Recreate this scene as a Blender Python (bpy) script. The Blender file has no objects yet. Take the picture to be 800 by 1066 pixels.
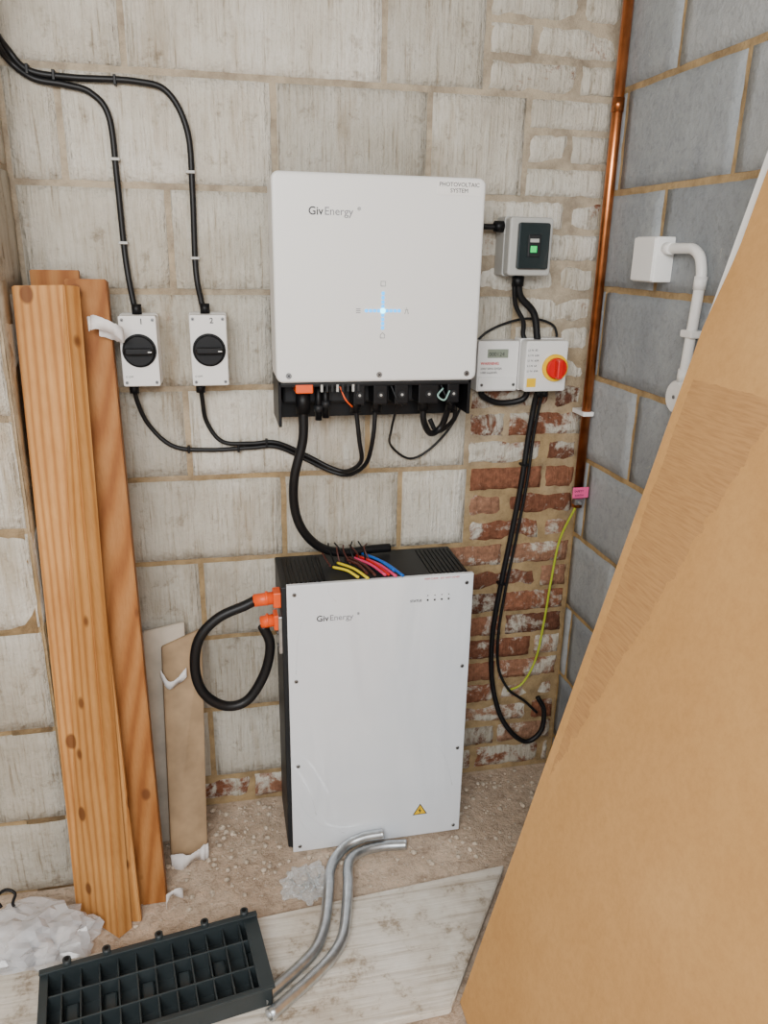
import bpy, bmesh, math, random
from math import *
from mathutils import Vector, Matrix, noise
random.seed(7)
S=bpy.context.scene
COL=S.collection

# ------------------------------------------------------------------ materials
def newmat(name):
    m=bpy.data.materials.new(name); m.use_nodes=True
    nt=m.node_tree; b=nt.nodes["Principled BSDF"]
    return m,nt,b
def N(nt,t,**k):
    n=nt.nodes.new(t)
    for a,v in k.items(): setattr(n,a,v)
    return n
def L(nt,a,b): nt.links.new(a,b)
def coords(nt,scale=(1,1,1),kind='Object',rot=(0,0,0)):
    tc=N(nt,'ShaderNodeTexCoord'); mp=N(nt,'ShaderNodeMapping')
    mp.inputs['Scale'].default_value=scale; mp.inputs['Rotation'].default_value=rot
    L(nt,tc.outputs[kind],mp.inputs['Vector']); return mp.outputs['Vector']
def noiseN(nt,vec,scale,detail=5,rough=.6,dist=0):
    n=N(nt,'ShaderNodeTexNoise'); n.inputs['Scale'].default_value=scale
    n.inputs['Detail'].default_value=detail; n.inputs['Roughness'].default_value=rough
    n.inputs['Distortion'].default_value=dist
    L(nt,vec,n.inputs['Vector']); return n.outputs['Fac']
def ramp(nt,fac,stops):
    r=N(nt,'ShaderNodeValToRGB'); e=r.color_ramp.elements
    while len(e)<len(stops): e.new(.5)
    for el,(p,c) in zip(e,stops):
        el.position=p; el.color=(c if len(c)==4 else (*c,1)) if not isinstance(c,(int,float)) else (c,c,c,1)
    L(nt,fac,r.inputs['Fac']); return r.outputs['Color']
def mix(nt,f,a,b,mode='MIX'):
    m=N(nt,'ShaderNodeMix',data_type='RGBA',blend_type=mode)
    for sock,v in ((m.inputs[0],f),(m.inputs[6],a),(m.inputs[7],b)):
        if isinstance(v,(int,float)): sock.default_value=v
        elif isinstance(v,tuple): sock.default_value=(*v,1) if len(v)==3 else v
        else: L(nt,v,sock)
    return m.outputs[2]
def math_(nt,op,a,b=0.0,clamp=False):
    m=N(nt,'ShaderNodeMath',operation=op); m.use_clamp=clamp
    for s,v in ((m.inputs[0],a),(m.inputs[1],b)):
        if isinstance(v,(int,float)): s.default_value=v
        else: L(nt,v,s)
    return m.outputs[0]
def bump(nt,b,h,strength=.3,dist=.002,prev=None):
    n=N(nt,'ShaderNodeBump'); n.inputs['Strength'].default_value=strength; n.inputs['Distance'].default_value=dist
    L(nt,h,n.inputs['Height'])
    if prev is not None: L(nt,prev,n.inputs['Normal'])
    L(nt,n.outputs['Normal'],b.inputs['Normal']); return n.outputs['Normal']
def simple(name,col,rough=.5,metal=0,var=.06,vs=12,bs=None,bst=.2,coat=0,emit=0,alpha=1,spec=.5,bd=.002):
    m,nt,b=newmat(name)
    v=coords(nt)
    if var>0:
        c2=tuple(max(0,c*(1-var*2)) for c in col); c1=tuple(min(1,c*(1+var)) for c in col)
        L(nt,ramp(nt,noiseN(nt,v,vs,3),[(.3,c2),(.7,c1)]),b.inputs['Base Color'])
    else: b.inputs['Base Color'].default_value=(*col,1)
    b.inputs['Roughness'].default_value=rough; b.inputs['Metallic'].default_value=metal
    b.inputs['Coat Weight'].default_value=coat; b.inputs['Coat Roughness'].default_value=.08
    b.inputs['Specular IOR Level'].default_value=spec
    if alpha<1: b.inputs['Alpha'].default_value=alpha
    if emit:
        b.inputs['Emission Color'].default_value=(*col,1); b.inputs['Emission Strength'].default_value=emit
    if bs: bump(nt,b,noiseN(nt,v,bs,4),bst,bd)
    return m

def mat_backwall():
    m,nt,b=newmat("painted_masonry")
    v=coords(nt)
    at=N(nt,'ShaderNodeAttribute',attribute_name='Col'); sp=N(nt,'ShaderNodeSeparateColor'); L(nt,at.outputs['Color'],sp.inputs[0])
    R,G,B=sp.outputs[0],sp.outputs[1],sp.outputs[2]
    n1=noiseN(nt,v,2.2,5,.65); n2=noiseN(nt,v,20,5,.7)
    paint=ramp(nt,n1,[(.3,(.43,.385,.315)),(.5,(.62,.58,.50)),(.70,(.77,.74,.675))])
    tint=ramp(nt,R,[(0,(.77,.76,.74)),(.5,(.92,.915,.90)),(1,(1.06,1.06,1.06))])
    paint=mix(nt,1.0,paint,tint,'MULTIPLY')
    st=noiseN(nt,coords(nt,(130,130,7)),1.0,4,.65)
    scr=ramp(nt,st,[(.30,(.48,.41,.32)),(.40,(.86,.83,.79)),(.52,(1,1,1)),(.75,(1.12,1.12,1.12))])
    paint=mix(nt,.75,paint,scr,'MULTIPLY')
    grime=ramp(nt,n2,[(.28,(.36,.29,.21)),(.43,(1,1,1))])
    paint=mix(nt,.7,paint,grime,'MULTIPLY')
    sn=noiseN(nt,coords(nt,(8,8,1.4)),1.0,5,.65)
    stain=ramp(nt,sn,[(.58,(1,1,1)),(.74,(.58,.45,.30))])
    paint=mix(nt,.8,paint,stain,'MULTIPLY')
    n3=noiseN(nt,v,11,5,.75,.4); n4=noiseN(nt,v,60,4,.7)
    brick=ramp(nt,R,[(0,(.13,.055,.035)),(.35,(.23,.092,.052)),(.65,(.29,.125,.072)),(1,(.34,.20,.13))])
    brick=mix(nt,.75,brick,ramp(nt,n4,[(.3,(.45,.42,.40)),(.6,(1.1,1.08,1.05)),(.72,(1.6,1.6,1.6))]),'MULTIPLY')
    s=math_(nt,'ADD',n3,G)
    mask=ramp(nt,s,[(.70,0.0),(.80,1.0)])
    col=mix(nt,mask,paint,brick)
    L(nt,col,b.inputs['Base Color']); b.inputs['Roughness'].default_value=.9
    b.inputs['Specular IOR Level'].default_value=.2
    p=bump(nt,b,st,.9,.007)
    p=bump(nt,b,n2,.9,.010,p)
    p=bump(nt,b,n4,.5,.005,p)
    return m
def mat_mortar(name,lo,hi,zl=.9,zh=1.5):
    m,nt,b=newmat(name); v=coords(nt)
    tc=N(nt,'ShaderNodeTexCoord'); sx=N(nt,'ShaderNodeSeparateXYZ'); L(nt,tc.outputs['Object'],sx.inputs[0])
    n=noiseN(nt,v,14,5,.7)
    zz=math_(nt,'ADD',sx.outputs[2],math_(nt,'MULTIPLY',math_(nt,'SUBTRACT',noiseN(nt,v,4,3),.5),1.4))
    mr=N(nt,'ShaderNodeMapRange'); mr.inputs[1].default_value=zl; mr.inputs[2].default_value=zh; L(nt,zz,mr.inputs[0])
    c=mix(nt,mr.outputs[0],lo,hi)
    c=mix(nt,.9,c,ramp(nt,n,[(.28,(.45,.42,.4)),(.6,(1.1,1.08,1.05))]),'MULTIPLY')
    L(nt,c,b.inputs['Base Color']); b.inputs['Roughness'].default_value=.95
    bump(nt,b,noiseN(nt,v,70,5,.75),.9,.006); return m
def mat_rightwall():
    m,nt,b=newmat("grey_block"); v=coords(nt)
    at=N(nt,'ShaderNodeAttribute',attribute_name='Col'); sp=N(nt,'ShaderNodeSeparateColor'); L(nt,at.outputs['Color'],sp.inputs[0])
    base=ramp(nt,sp.outputs[0],[(0,(.285,.308,.33)),(.5,(.35,.375,.395)),(1,(.41,.43,.445))])
    n1=noiseN(nt,v,5,5,.6); base=mix(nt,.8,base,ramp(nt,n1,[(.3,(.66,.67,.70)),(.7,(1.2,1.18,1.14))]),'MULTIPLY')
    n2=noiseN(nt,v,11,5,.8,1.0); sc=ramp(nt,n2,[(.64,0.0),(.72,1.0)])
    base=mix(nt,math_(nt,'MULTIPLY',sc,.5),base,(.70,.66,.60))
    n4=noiseN(nt,v,55,4,.75); base=mix(nt,.5,base,ramp(nt,n4,[(.32,(.6,.6,.6)),(.5,(1,1,1))]),'MULTIPLY')
    L(nt,base,b.inputs['Base Color']); b.inputs['Roughness'].default_value=.9
    bump(nt,b,noiseN(nt,v,45,5,.7),.7,.006)
    return m
def mat_floor():
    m,nt,b=newmat("dusty_concrete"); v=coords(nt)
    a=noiseN(nt,v,3,5,.65); f=noiseN(nt,v,30,5,.8); g=noiseN(nt,v,90,4,.8)
    c=ramp(nt,a,[(.3,(.40,.295,.215)),(.5,(.57,.44,.33)),(.7,(.70,.58,.46))])
    c=mix(nt,.85,c,ramp(nt,f,[(.3,(.48,.43,.38)),(.5,(1,1,1)),(.72,(1.3,1.25,1.2))]),'MULTIPLY')
    c=mix(nt,math_(nt,'MULTIPLY',ramp(nt,g,[(.60,0.0),(.66,1.0)]),.6),c,(.80,.74,.65))
    L(nt,c,b.inputs['Base Color']); b.inputs['Roughness'].default_value=.95
    p=bump(nt,b,f,.9,.012); bump(nt,b,g,.6,.004,p); return m
def mat_wood(name,A,B,C,seed=0,sc=1):
    m,nt,b=newmat(name)
    v=coords(nt,(16*sc,9*sc,.55),rot=(0,0,seed))
    w=N(nt,'ShaderNodeTexWave',wave_type='BANDS',bands_direction='X'); w.inputs['Scale'].default_value=1.1
    w.inputs['Distortion'].default_value=7; w.inputs['Detail'].default_value=2; w.inputs['Detail Scale'].default_value=.6
    L(nt,v,w.inputs['Vector'])
    c=ramp(nt,w.outputs['Fac'],[(0,A),(.4,B),(1,C)])
    fi=noiseN(nt,coords(nt,(240,240,5)),1,3); c=mix(nt,.3,c,ramp(nt,fi,[(.3,(.7,.6,.48)),(.6,(1.05,1.05,1.05))]),'MULTIPLY')
    vo=N(nt,'ShaderNodeTexVoronoi'); vo.inputs['Scale'].default_value=1.0
    L(nt,coords(nt,(11,11,7.5),rot=(0,0,seed)),vo.inputs['Vector'])
    k=ramp(nt,vo.outputs['Distance'],[(.12,1.0),(.17,0.0)])
    c=mix(nt,math_(nt,'MULTIPLY',k,.85),c,(.14,.045,.012))
    n=noiseN(nt,coords(nt),4,4); c=mix(nt,.6,c,ramp(nt,n,[(.3,(.75,.66,.58)),(.6,(1.05,1.05,1.05))]),'MULTIPLY')
    L(nt,c,b.inputs['Base Color']); b.inputs['Roughness'].default_value=.65; b.inputs['Specular IOR Level'].default_value=.3
    bump(nt,b,fi,.12,.002); return m
def mat_cardboard():
    m,nt,b=newmat("cardboard"); 
    uv=N(nt,'ShaderNodeUVMap'); sx=N(nt,'ShaderNodeSeparateXYZ'); L(nt,uv.outputs[0],sx.inputs[0])
    u,vv=sx.outputs[0],sx.outputs[1]
    v=coords(nt)
    n=noiseN(nt,v,2.5,5); c=ramp(nt,n,[(.3,(.53,.285,.10)),(.7,(.645,.37,.145))])
    n2=noiseN(nt,v,60,4,.8); c=mix(nt,.3,c,ramp(nt,n2,[(.3,(.7,.65,.6)),(.6,(1.05,1.05,1.05))]),'MULTIPLY')
    nz=math_(nt,'MULTIPLY',math_(nt,'SUBTRACT',noiseN(nt,v,30,4,.7),.5),.06)
    lim=math_(nt,'ADD',math_(nt,'MULTIPLY',math_(nt,'SUBTRACT',vv,.62),.27),nz)
    a=math_(nt,'LESS_THAN',u,math_(nt,'ADD',lim,.03)); a2=math_(nt,'GREATER_THAN',u,math_(nt,'ADD',.024,math_(nt,'MULTIPLY',nz,.3)))
    a3=math_(nt,'LESS_THAN',vv,math_(nt,'ADD',1.385,math_(nt,'MULTIPLY',nz,.2))); tear=math_(nt,'MULTIPLY',math_(nt,'MULTIPLY',a,a2),a3)
    cm=N(nt,'ShaderNodeCombineXYZ'); L(nt,math_(nt,'MULTIPLY',u,22),cm.inputs[0]); L(nt,math_(nt,'MULTIPLY',vv,230),cm.inputs[1])
    fl=noiseN(nt,cm.outputs[0],1.0,3,.5)
    flc=ramp(nt,fl,[(.35,(.39,.205,.085)),(.6,(.50,.275,.11))])
    c=mix(nt,math_(nt,'MULTIPLY',tear,.8),c,flc)
    L(nt,c,b.inputs['Base Color']); b.inputs['Roughness'].default_value=.85; b.inputs['Specular IOR Level'].default_value=.2
    p=bump(nt,b,math_(nt,'MULTIPLY',tear,fl),.4,.002)
    bump(nt,b,n2,.12,.002,p); return m
def mat_film():
    m,nt,b=newmat("battery_front_film"); v=coords(nt)
    n=noiseN(nt,v,3,3); L(nt,ramp(nt,n,[(.3,(.77,.81,.87)),(.7,(.84,.87,.91))]),b.inputs['Base Color'])
    b.inputs['Roughness'].default_value=.25; b.inputs['Coat Weight'].default_value=.9; b.inputs['Coat Roughness'].default_value=.03
    h=noiseN(nt,coords(nt,(6,6,1.6),rot=(0,.35,0)),1.0,2,.4,1.5); bump(nt,b,h,.32,.03); return m
def mat_board():
    m,nt,b=newmat("dirty_white_board"); v=coords(nt)
    c=ramp(nt,noiseN(nt,v,4,5,.7),[(.3,(.44,.37,.29)),(.5,(.66,.61,.53)),(.7,(.80,.77,.71))])
    st=noiseN(nt,coords(nt,(3,70,70),rot=(0,0,-.06)),1,5,.6); c=mix(nt,.6,c,ramp(nt,st,[(.32,(.5,.42,.34)),(.5,(1,1,1))]),'MULTIPLY')
    sp=noiseN(nt,v,16,5,.8); c=mix(nt,.7,c,ramp(nt,sp,[(.33,(.40,.31,.22)),(.45,(1,1,1))]),'MULTIPLY')
    L(nt,c,b.inputs['Base Color']); b.inputs['Roughness'].default_value=.9; bump(nt,b,st,.6,.005); return m

M=dict(
 back=mat_backwall(), mortar=mat_mortar("wall_mortar",(.38,.27,.14),(.45,.38,.285)),
 grey=mat_rightwall(), mortar2=mat_mortar("ochre_mortar",(.44,.30,.135),(.44,.31,.16)), floor=mat_floor(),
 pine=mat_wood("pine",(.44,.19,.05),(.56,.27,.08),(.62,.32,.11)), pine2=mat_wood("pine_dark",(.29,.105,.025),(.37,.15,.04),(.42,.19,.06),1.2),
 card=mat_cardboard(), film=mat_film(), board=mat_board(),
 white=simple("inverter_white",(.84,.84,.825),.35,var=0), 
 shell=simple("white_plastic",(.78,.77,.75),.4,var=0), pvc=simple("pvc_white",(.88,.87,.85),.3,var=0),
 lgrey=simple("light_grey_plastic",(.46,.455,.43),.45,var=.03), dgrey=simple("dark_grey_paint",(.016,.017,.019),.5,spec=.3),
 black=simple("black_plastic",(.005,.005,.006),.45,var=0,spec=.25), rubber=simple("cable_rubber",(.006,.006,.007),.45,var=0,spec=.35),
 tray=simple("tray_plastic",(.030,.040,.044),.40,var=.1,spec=.45), steel=simple("galvanised",(.55,.58,.60),.32,.9,var=.1,vs=40),
 screw=simple("screw_steel",(.30,.30,.30),.35,.9,var=0), copper=simple("copper",(.60,.21,.075),.28,1,var=.3,vs=9),
 orange=simple("orange_plastic",(.90,.10,.008),.4,var=0), red=simple("red_plastic",(.65,.006,.006),.3,var=0), yellow=simple("yellow_plastic",(.90,.55,.005),.4,var=0),
 ink=simple("ink",(.03,.03,.035),.5,var=0), redink=simple("red_ink",(.6,.03,.03),.5,var=0),
 cyan=simple("led_cyan",(.0,.40,1.0),.4,emit=2.2,var=0), led_core=simple("led_core",(.15,.8,1.0),.4,emit=6,var=0), icon=simple("icon_grey",(.20,.20,.22),.5,var=0), green=simple("led_green",(.0,.6,.12),.4,emit=.6,var=0),
 smoke=simple("smoked_window",(.02,.028,.03),.08,coat=.5,var=0), lcd=simple("lcd",(.25,.28,.22),.2,var=0),
 pink=simple("pink_clamp",(.85,.10,.30),.5,var=0), gy=simple("green_yellow",(.42,.50,.03),.45), blue=simple("wire_blue",(.01,.14,.60),.4,var=0),
 brown=simple("wire_brown",(.08,.02,.015),.4,var=0), wpink=simple("wire_pink",(.80,.05,.17),.4,var=0), wyel=simple("wire_yellow",(.85,.68,.02),.4,var=0),
 bag=simple("bag_plastic",(.74,.75,.78),.12,alpha=.42,var=0,coat=.9), clear=simple("clear_bag",(.8,.82,.82),.12,alpha=.3,coat=.5,var=0), 
 bcard=simple("dusty_cardboard",(.40,.275,.16),.85,var=.15,bs=40), wcard=simple("white_laminate",(.56,.49,.40),.7,var=.12),
 panel=simple("white_panel_paint",(.87,.86,.84),.5,var=0),
 paper=simple("white_paper",(.80,.77,.76),.8,var=0), lump=simple("packing_grey",(.55,.55,.57),.6,var=.2,vs=30), ceil=simple("ceiling_paint",(.42,.40,.38),.9,var=0), stone=simple("rubble_stone",(.62,.52,.41),.95,var=.2,vs=60),
)

# ------------------------------------------------------------------ helpers
def group(name,c=(0,0,0)):
    e=bpy.data.objects.new(name,None); e.location=c; e.empty_display_size=.05; COL.objects.link(e); return e
def link(o,parent=None):
    COL.objects.link(o)
    if parent is not None:
        o.parent=parent; o.matrix_parent_inverse=Matrix.Translation(-Vector(parent.location))
    return o
def fromverts(name,vs,fs,mat,parent=None,smooth=False):
    me=bpy.data.meshes.new(name); me.from_pydata([tuple(v) for v in vs],[],fs); me.update()
    if mat: me.materials.append(mat)
    if smooth: me.polygons.foreach_set('use_smooth',[True]*len(me.polygons))
    return link(bpy.data.objects.new(name,me),parent)
def frombm(name,bm,mat,parent=None,smooth=False):
    bmesh.ops.recalc_face_normals(bm,faces=bm.faces)
    me=bpy.data.meshes.new(name); bm.to_mesh(me); bm.free()
    if mat: me.materials.append(mat)
    if smooth: me.polygons.foreach_set('use_smooth',[True]*len(me.polygons))
    return link(bpy.data.objects.new(name,me),parent)
def box(name,x,y,z,mat,parent=None,bev=0.0,seg=2):
    bm=bmesh.new(); bmesh.ops.create_cube(bm,size=1)
    for v in bm.verts:
        v.co=Vector((x[0]+(v.co.x+.5)*(x[1]-x[0]),y[0]+(v.co.y+.5)*(y[1]-y[0]),z[0]+(v.co.z+.5)*(z[1]-z[0])))
    if bev: bmesh.ops.bevel(bm,geom=bm.edges[:],offset=bev,segments=seg,affect='EDGES',profile=.5)
    return frombm(name,bm,mat,parent)
def rbox(name,x,y,z,mat,parent=None,r=.01,fr=.004,axis=1):
    bm=bmesh.new(); bmesh.ops.create_cube(bm,size=1)
    for v in bm.verts:
        v.co=Vector((x[0]+(v.co.x+.5)*(x[1]-x[0]),y[0]+(v.co.y+.5)*(y[1]-y[0]),z[0]+(v.co.z+.5)*(z[1]-z[0])))
    es=[e for e in bm.edges if abs((e.verts[0].co-e.verts[1].co).normalized()[axis])>.9]
    bmesh.ops.bevel(bm,geom=es,offset=r,segments=6,affect='EDGES',profile=.5)
    lim=(x,y,z)[axis][0]
    es=[e for e in bm.edges if all(abs(v.co[axis]-lim)<1e-6 for v in e.verts)]
    if fr: bmesh.ops.bevel(bm,geom=es,offset=fr,segments=3,affect='EDGES',profile=.5)
    return frombm(name,bm,mat,parent)
def cyl(name,p0,p1,r,mat,parent=None,seg=24,r2=None,bev=0):
    p0=Vector(p0);p1=Vector(p1); d=p1-p0
    bm=bmesh.new(); bmesh.ops.create_cone(bm,cap_ends=True,segments=seg,radius1=r,radius2=r if r2 is None else r2,depth=d.length)
    if bev:
        es=[e for e in bm.edges if len(e.link_faces)==2 and any(len(f.verts)>4 for f in e.link_faces)]
        bmesh.ops.bevel(bm,geom=es,offset=bev,segments=2,affect='EDGES')
    mt=Matrix.Translation((p0+p1)/2)@Vector((0,0,1)).rotation_difference(d).to_matrix().to_4x4()
    bmesh.ops.transform(bm,matrix=mt,verts=bm.verts)
    o=frombm(name,bm,mat,parent)
    for p in o.data.polygons: p.use_smooth=len(p.vertices)<=4
    return o
def crom(P,n=10):
    P=[Vector(p) for p in P]; out=[]
    Q=[P[0]*2-P[1]]+P+[P[-1]*2-P[-2]]
    for i in range(1,len(Q)-2):
        a,b,c,d=Q[i-1:i+3]
        for k in range(n):
            t=k/n; out.append(.5*((2*b)+(c-a)*t+(2*a-5*b+4*c-d)*t*t+(3*b-a-3*c+d)*t**3))
    out.append(P[-1]); return out
def tube(name,P,r,mat,parent=None,smooth=True,seg=12,n=8,wall=False):
    pts=crom(P,n) if smooth else [Vector(p) for p in P]
    vs=[];fs=[]
    t=(pts[1]-pts[0]).normalized(); up=Vector((0,1,0)) if abs(t.y)<.9 else Vector((1,0,0))
    a=t.cross(up).normalized(); b=t.cross(a)
    for i,p in enumerate(pts):
        tn=(pts[min(i+1,len(pts)-1)]-pts[max(i-1,0)]).normalized()
        q=t.rotation_difference(tn); a=(q@a); a=(a-tn*a.dot(tn)).normalized(); b=tn.cross(a); t=tn
        for k in range(seg):
            an=2*pi*k/seg; vs.append(p+(a*cos(an)+b*sin(an))*r)
    for i in range(len(pts)-1):
        for k in range(seg):
            k2=(k+1)%seg; fs.append((i*seg+k,i*seg+k2,(i+1)*seg+k2,(i+1)*seg+k))
    if wall:
        for e,i0 in enumerate((0,(len(pts)-1)*seg)):
            c=pts[0] if e==0 else pts[-1]; dr=(pts[1]-pts[0]).normalized() if e==0 else (pts[-2]-pts[-1]).normalized()
            base=len(vs)
            for k in range(seg): vs.append(c+(vs[i0+k]-c)*.8)
            for k in range(seg): vs.append(vs[base+k]+dr*.03)
            for k in range(seg):
                k2=(k+1)%seg; fs.append((i0+k,i0+k2,base+k2,base+k)); fs.append((base+k,base+k2,base+seg+k2,base+seg+k))
    else:
        fs.append(tuple(range(seg-1,-1,-1))); fs.append(tuple((len(pts)-1)*seg+k for k in range(seg)))
    o=fromverts(name,vs,fs,mat,parent)
    for p in o.data.polygons: p.use_smooth=len(p.vertices)==4
    return o
def text(name,s,loc,size,mat,parent=None,rot=(pi/2,0,0),align='LEFT',off=0.0):
    cu=bpy.data.curves.new(name,'FONT'); cu.body=s; cu.size=size; cu.extrude=.0003; cu.align_x=align; cu.offset=off
    cu.resolution_u=3
    o=bpy.data.objects.new(name,cu); COL.objects.link(o)
    dg=bpy.context.evaluated_depsgraph_get(); me=bpy.data.meshes.new_from_object(o.evaluated_get(dg)); bpy.data.objects.remove(o)
    me.transform(Matrix.Translation(loc)@Matrix.Rotation(rot[2],4,'Z')@Matrix.Rotation(rot[0],4,'X'))
    me.materials.clear(); me.materials.append(mat)
    return link(bpy.data.objects.new(name,me),parent)
def slab(name,bl,br,tl,tr,th,mat,parent=None,bev=.002):
    bl,br,tl,tr=map(Vector,(bl,br,tl,tr)); n=(br-bl).cross(tl-bl).normalized()
    vs=[bl,br,tr,tl]; vs+= [v-n*th for v in vs]
    bm=bmesh.new(); V=[bm.verts.new(v) for v in vs]
    for f in ((0,1,2,3),(7,6,5,4),(0,4,5,1),(1,5,6,2),(2,6,7,3),(3,7,4,0)): bm.faces.new([V[i] for i in f])
    if bev: bmesh.ops.bevel(bm,geom=bm.edges[:],offset=bev,segments=2,affect='EDGES')
    return frombm(name,bm,mat,parent)
def screw(p,ax,parent,r=.005):
    p=Vector(p); a=Vector(ax); cyl("screw",p,p+a*.003,r,M['screw'],parent,16,bev=.0008)
    u=a.orthogonal().normalized(); w=a.cross(u)
    cyl("screw_slot",p+a*.0031-u*r*.6,p+a*.0031+u*r*.6,r*.14,M['black'],parent,6)
    cyl("screw_slot",p+a*.0031-w*r*.6,p+a*.0031+w*r*.6,r*.14,M['black'],parent,6)
def blob(name,c,s,mat,parent=None,amp=.25,fr=3,seed=0,sub=4,ridge=False,smooth=True):
    bm=bmesh.new(); bmesh.ops.create_icosphere(bm,subdivisions=sub,radius=1)
    for v in bm.verts:
        d=v.co.normalized(); k=noise.noise(d*fr+Vector((seed,0,0)))
        k2=abs(noise.noise(d*fr*2.3+Vector((0,seed,0))))
        v.co=d*(1+amp*k+amp*.6*(k2 if ridge else k2*.5))
        v.co=Vector((v.co.x*s[0],v.co.y*s[1],max(v.co.z,-.55)*s[2]))
    mn=min(v.co.z for v in bm.verts)
    for v in bm.verts: v.co+=Vector(c)-Vector((0,0,mn))
    return frombm(name,bm,mat,parent,smooth=smooth)

# ------------------------------------------------------------------ masonry walls
def masonry(name,rows,mp,umin,umax,z0,z1,th,matB,matM,joint=.011,ext=(0,0)):
    vs=[];fs=[];mi=[];cols=[]
    def addv(u,d,z,c): vs.append(mp(u,d,z)); cols.append(c); return len(vs)-1
    md=-.005
    umin2,umax2=umin-ext[0],umax+ext[1]
    nu=int((umax2-umin2)/.03)+1; nz=int((z1-z0)/.03)+1; base=len(vs)
    for j in range(nz+1):
        for i in range(nu+1):
            u=umin2+(umax2-umin2)*i/nu; z=z0+(z1-z0)*j/nz
            addv(u,md+.003*noise.noise(Vector((u*25,z*25,3))),z,(.5,0,0,1))
    for j in range(nz):
        for i in range(nu):
            a=base+j*(nu+1)+i; fs.append((a,a+1,a+nu+2,a+nu+1)); mi.append(1)
    q=[addv(*t,(.5,0,0,1)) for t in ((umin2,-.012,z0),(umax2,-.012,z0),(umax2,-.012,z1),(umin2,-.012,z1),(umin2,-th,z0),(umax2,-th,z0),(umax2,-th,z1),(umin2,-th,z1))]
    for f in ((0,1,2,3),(7,6,5,4),(0,4,5,1),(1,5,6,2),(2,6,7,3),(3,7,4,0)): fs.append(tuple(q[i] for i in f)); mi.append(1)
    for (za,zb,cells) in rows:
        for (ua,ub,g,rough) in cells:
            ua2,ub2,za2,zb2=ua+joint/2,ub-joint/2,za+joint/2,zb-joint/2
            if ub2-ua2<.012: continue
            st=.03 if rough<1.5 else .014
            n=max(2,int(round((ub2-ua2)/st))); m=max(2,int(round((zb2-za2)/st)))
            rnd=random.random(); c=(rnd,g,random.random(),1); sd=random.random()*50
            jit=random.uniform(-.0015,.0015)*rough
            G=[[None]*(n+1) for _ in range(m+1)]
            for j in range(m+1):
                for i in range(n+1):
                    u=ua2+(ub2-ua2)*i/n; z=za2+(zb2-za2)*j/m
                    e=.0025*rough; nn=noise.noise(Vector((u*45+sd,z*45,0)))
                    if i==0:u+=abs(nn)*e*1.6
                    if i==n:u-=abs(nn)*e*1.6
                    if j==0:z+=abs(nn)*e*1.4
                    if j==m:z-=abs(nn)*e*1.4
                    edge=(i in(0,n)) or (j in (0,m))
                    d=jit+.0016*rough*noise.noise(Vector((u*18,z*18,sd)))-(.0020*min(rough,1.8) if edge else 0)
                    G[j][i]=addv(u,d,z,c)
            for j in range(m):
                for i in range(n): fs.append((G[j][i],G[j][i+1],G[j+1][i+1],G[j+1][i])); mi.append(0)
            ringpts=[(0,i) for i in range(n+1)]+[(j,n) for j in range(1,m+1)]+[(m,i) for i in range(n-1,-1,-1)]+[(j,0) for j in range(m-1,0,-1)]
            loop=[G[j][i] for (j,i) in ringpts]
            cu,cz=(ua+ub)/2,(za+zb)/2; ring=[]
            for (j,i) in ringpts:
                u=ua2+(ub2-ua2)*i/n; z=za2+(zb2-za2)*j/m
                u+=.001*(1 if u>cu else -1); z+=.001*(1 if z>cz else -1)
                ring.append(addv(u,-.011,z,c))
            K=len(loop)
            for k in range(K):
                k2=(k+1)%K; fs.append((loop[k],ring[k],ring[k2],loop[k2])); mi.append(0)
    me=bpy.data.meshes.new(name); me.from_pydata(vs,[],fs); me.update()
    me.materials.append(matB); me.materials.append(matM)
    me.polygons.foreach_set('material_index',mi); me.polygons.foreach_set('use_smooth',[True]*len(fs))
    ca=me.color_attributes.new('Col','FLOAT_COLOR','POINT')
    ca.data.foreach_set('color',[x for c in cols for x in c])
    return link(bpy.data.objects.new(name,me))
def cells(u0,u1,vert,g=0,rough=1):
    e=[u0]+[v for v in vert if u0<v<u1]+[u1]; return [(e[i],e[i+1],g,rough) for i in range(len(e)-1)]

LX=-1.382
rows=[]
spec=[(2.12,2.345,[-1.25,-.85,-.40],-.22),(1.895,2.12,[-1.13,-.57],-.33),(1.67,1.895,[-1.27,-.82,-.46],-.22),(1.445,1.67,[-1.06,-.65],-.33),
 (1.22,1.445,[-1.27,-.83,-.4],-.22),(.995,1.22,[-1.05,-.60],-.33),(.77,.995,[-1.27,-.82,-.51],-.32),(.545,.77,[-1.04,-.62],-.42),
 (.32,.545,[-1.27,-.82],-.42),(.095,.32,[-1.04,-.62],-.42)]
for (za,zb,vert,bx) in spec:
    rows.append((za,zb,cells(LX,bx,vert)))
    for k in range(3):
        a=za+(zb-za)*k/3; b=za+(zb-za)*(k+1)/3
        off=.11 if k%2 else 0
        vv=[bx+off+.225*i+random.uniform(-.008,.008) for i in range(0,4)]
        zc=(a+b)/2
        g=.06 if zc>1.2 else (.28 if zc>1.0 else .36)
        if zc<.45: g=.29
        cs=[(p,q,max(0,g+random.uniform(-.07,.07)),2.4) for (p,q,_,_) in cells(bx,.0,[v for v in vv if bx+.04<v<-.03])]
        rows.append((a,b,cs))
rows.append((.01,.095,[(p,q,.22,2) for (p,q,_,_) in cells(LX,0,[LX+.225*i for i in range(1,7)])]))
rows.append((2.345,2.5,cells(LX,0,[-1.1,-.6,-.2])))
masonry("wall_back",rows,lambda u,d,z:(u,-d,z),LX,.0,0,2.5,.12,M['back'],M['mortar'],joint=.013,ext=(.05,.02))
PY=-.24
zs=[0,.213,.466,.725,.961,1.205,1.45,1.695,1.94,2.185,2.43,2.5]
prow=[];srow=[]
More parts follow.
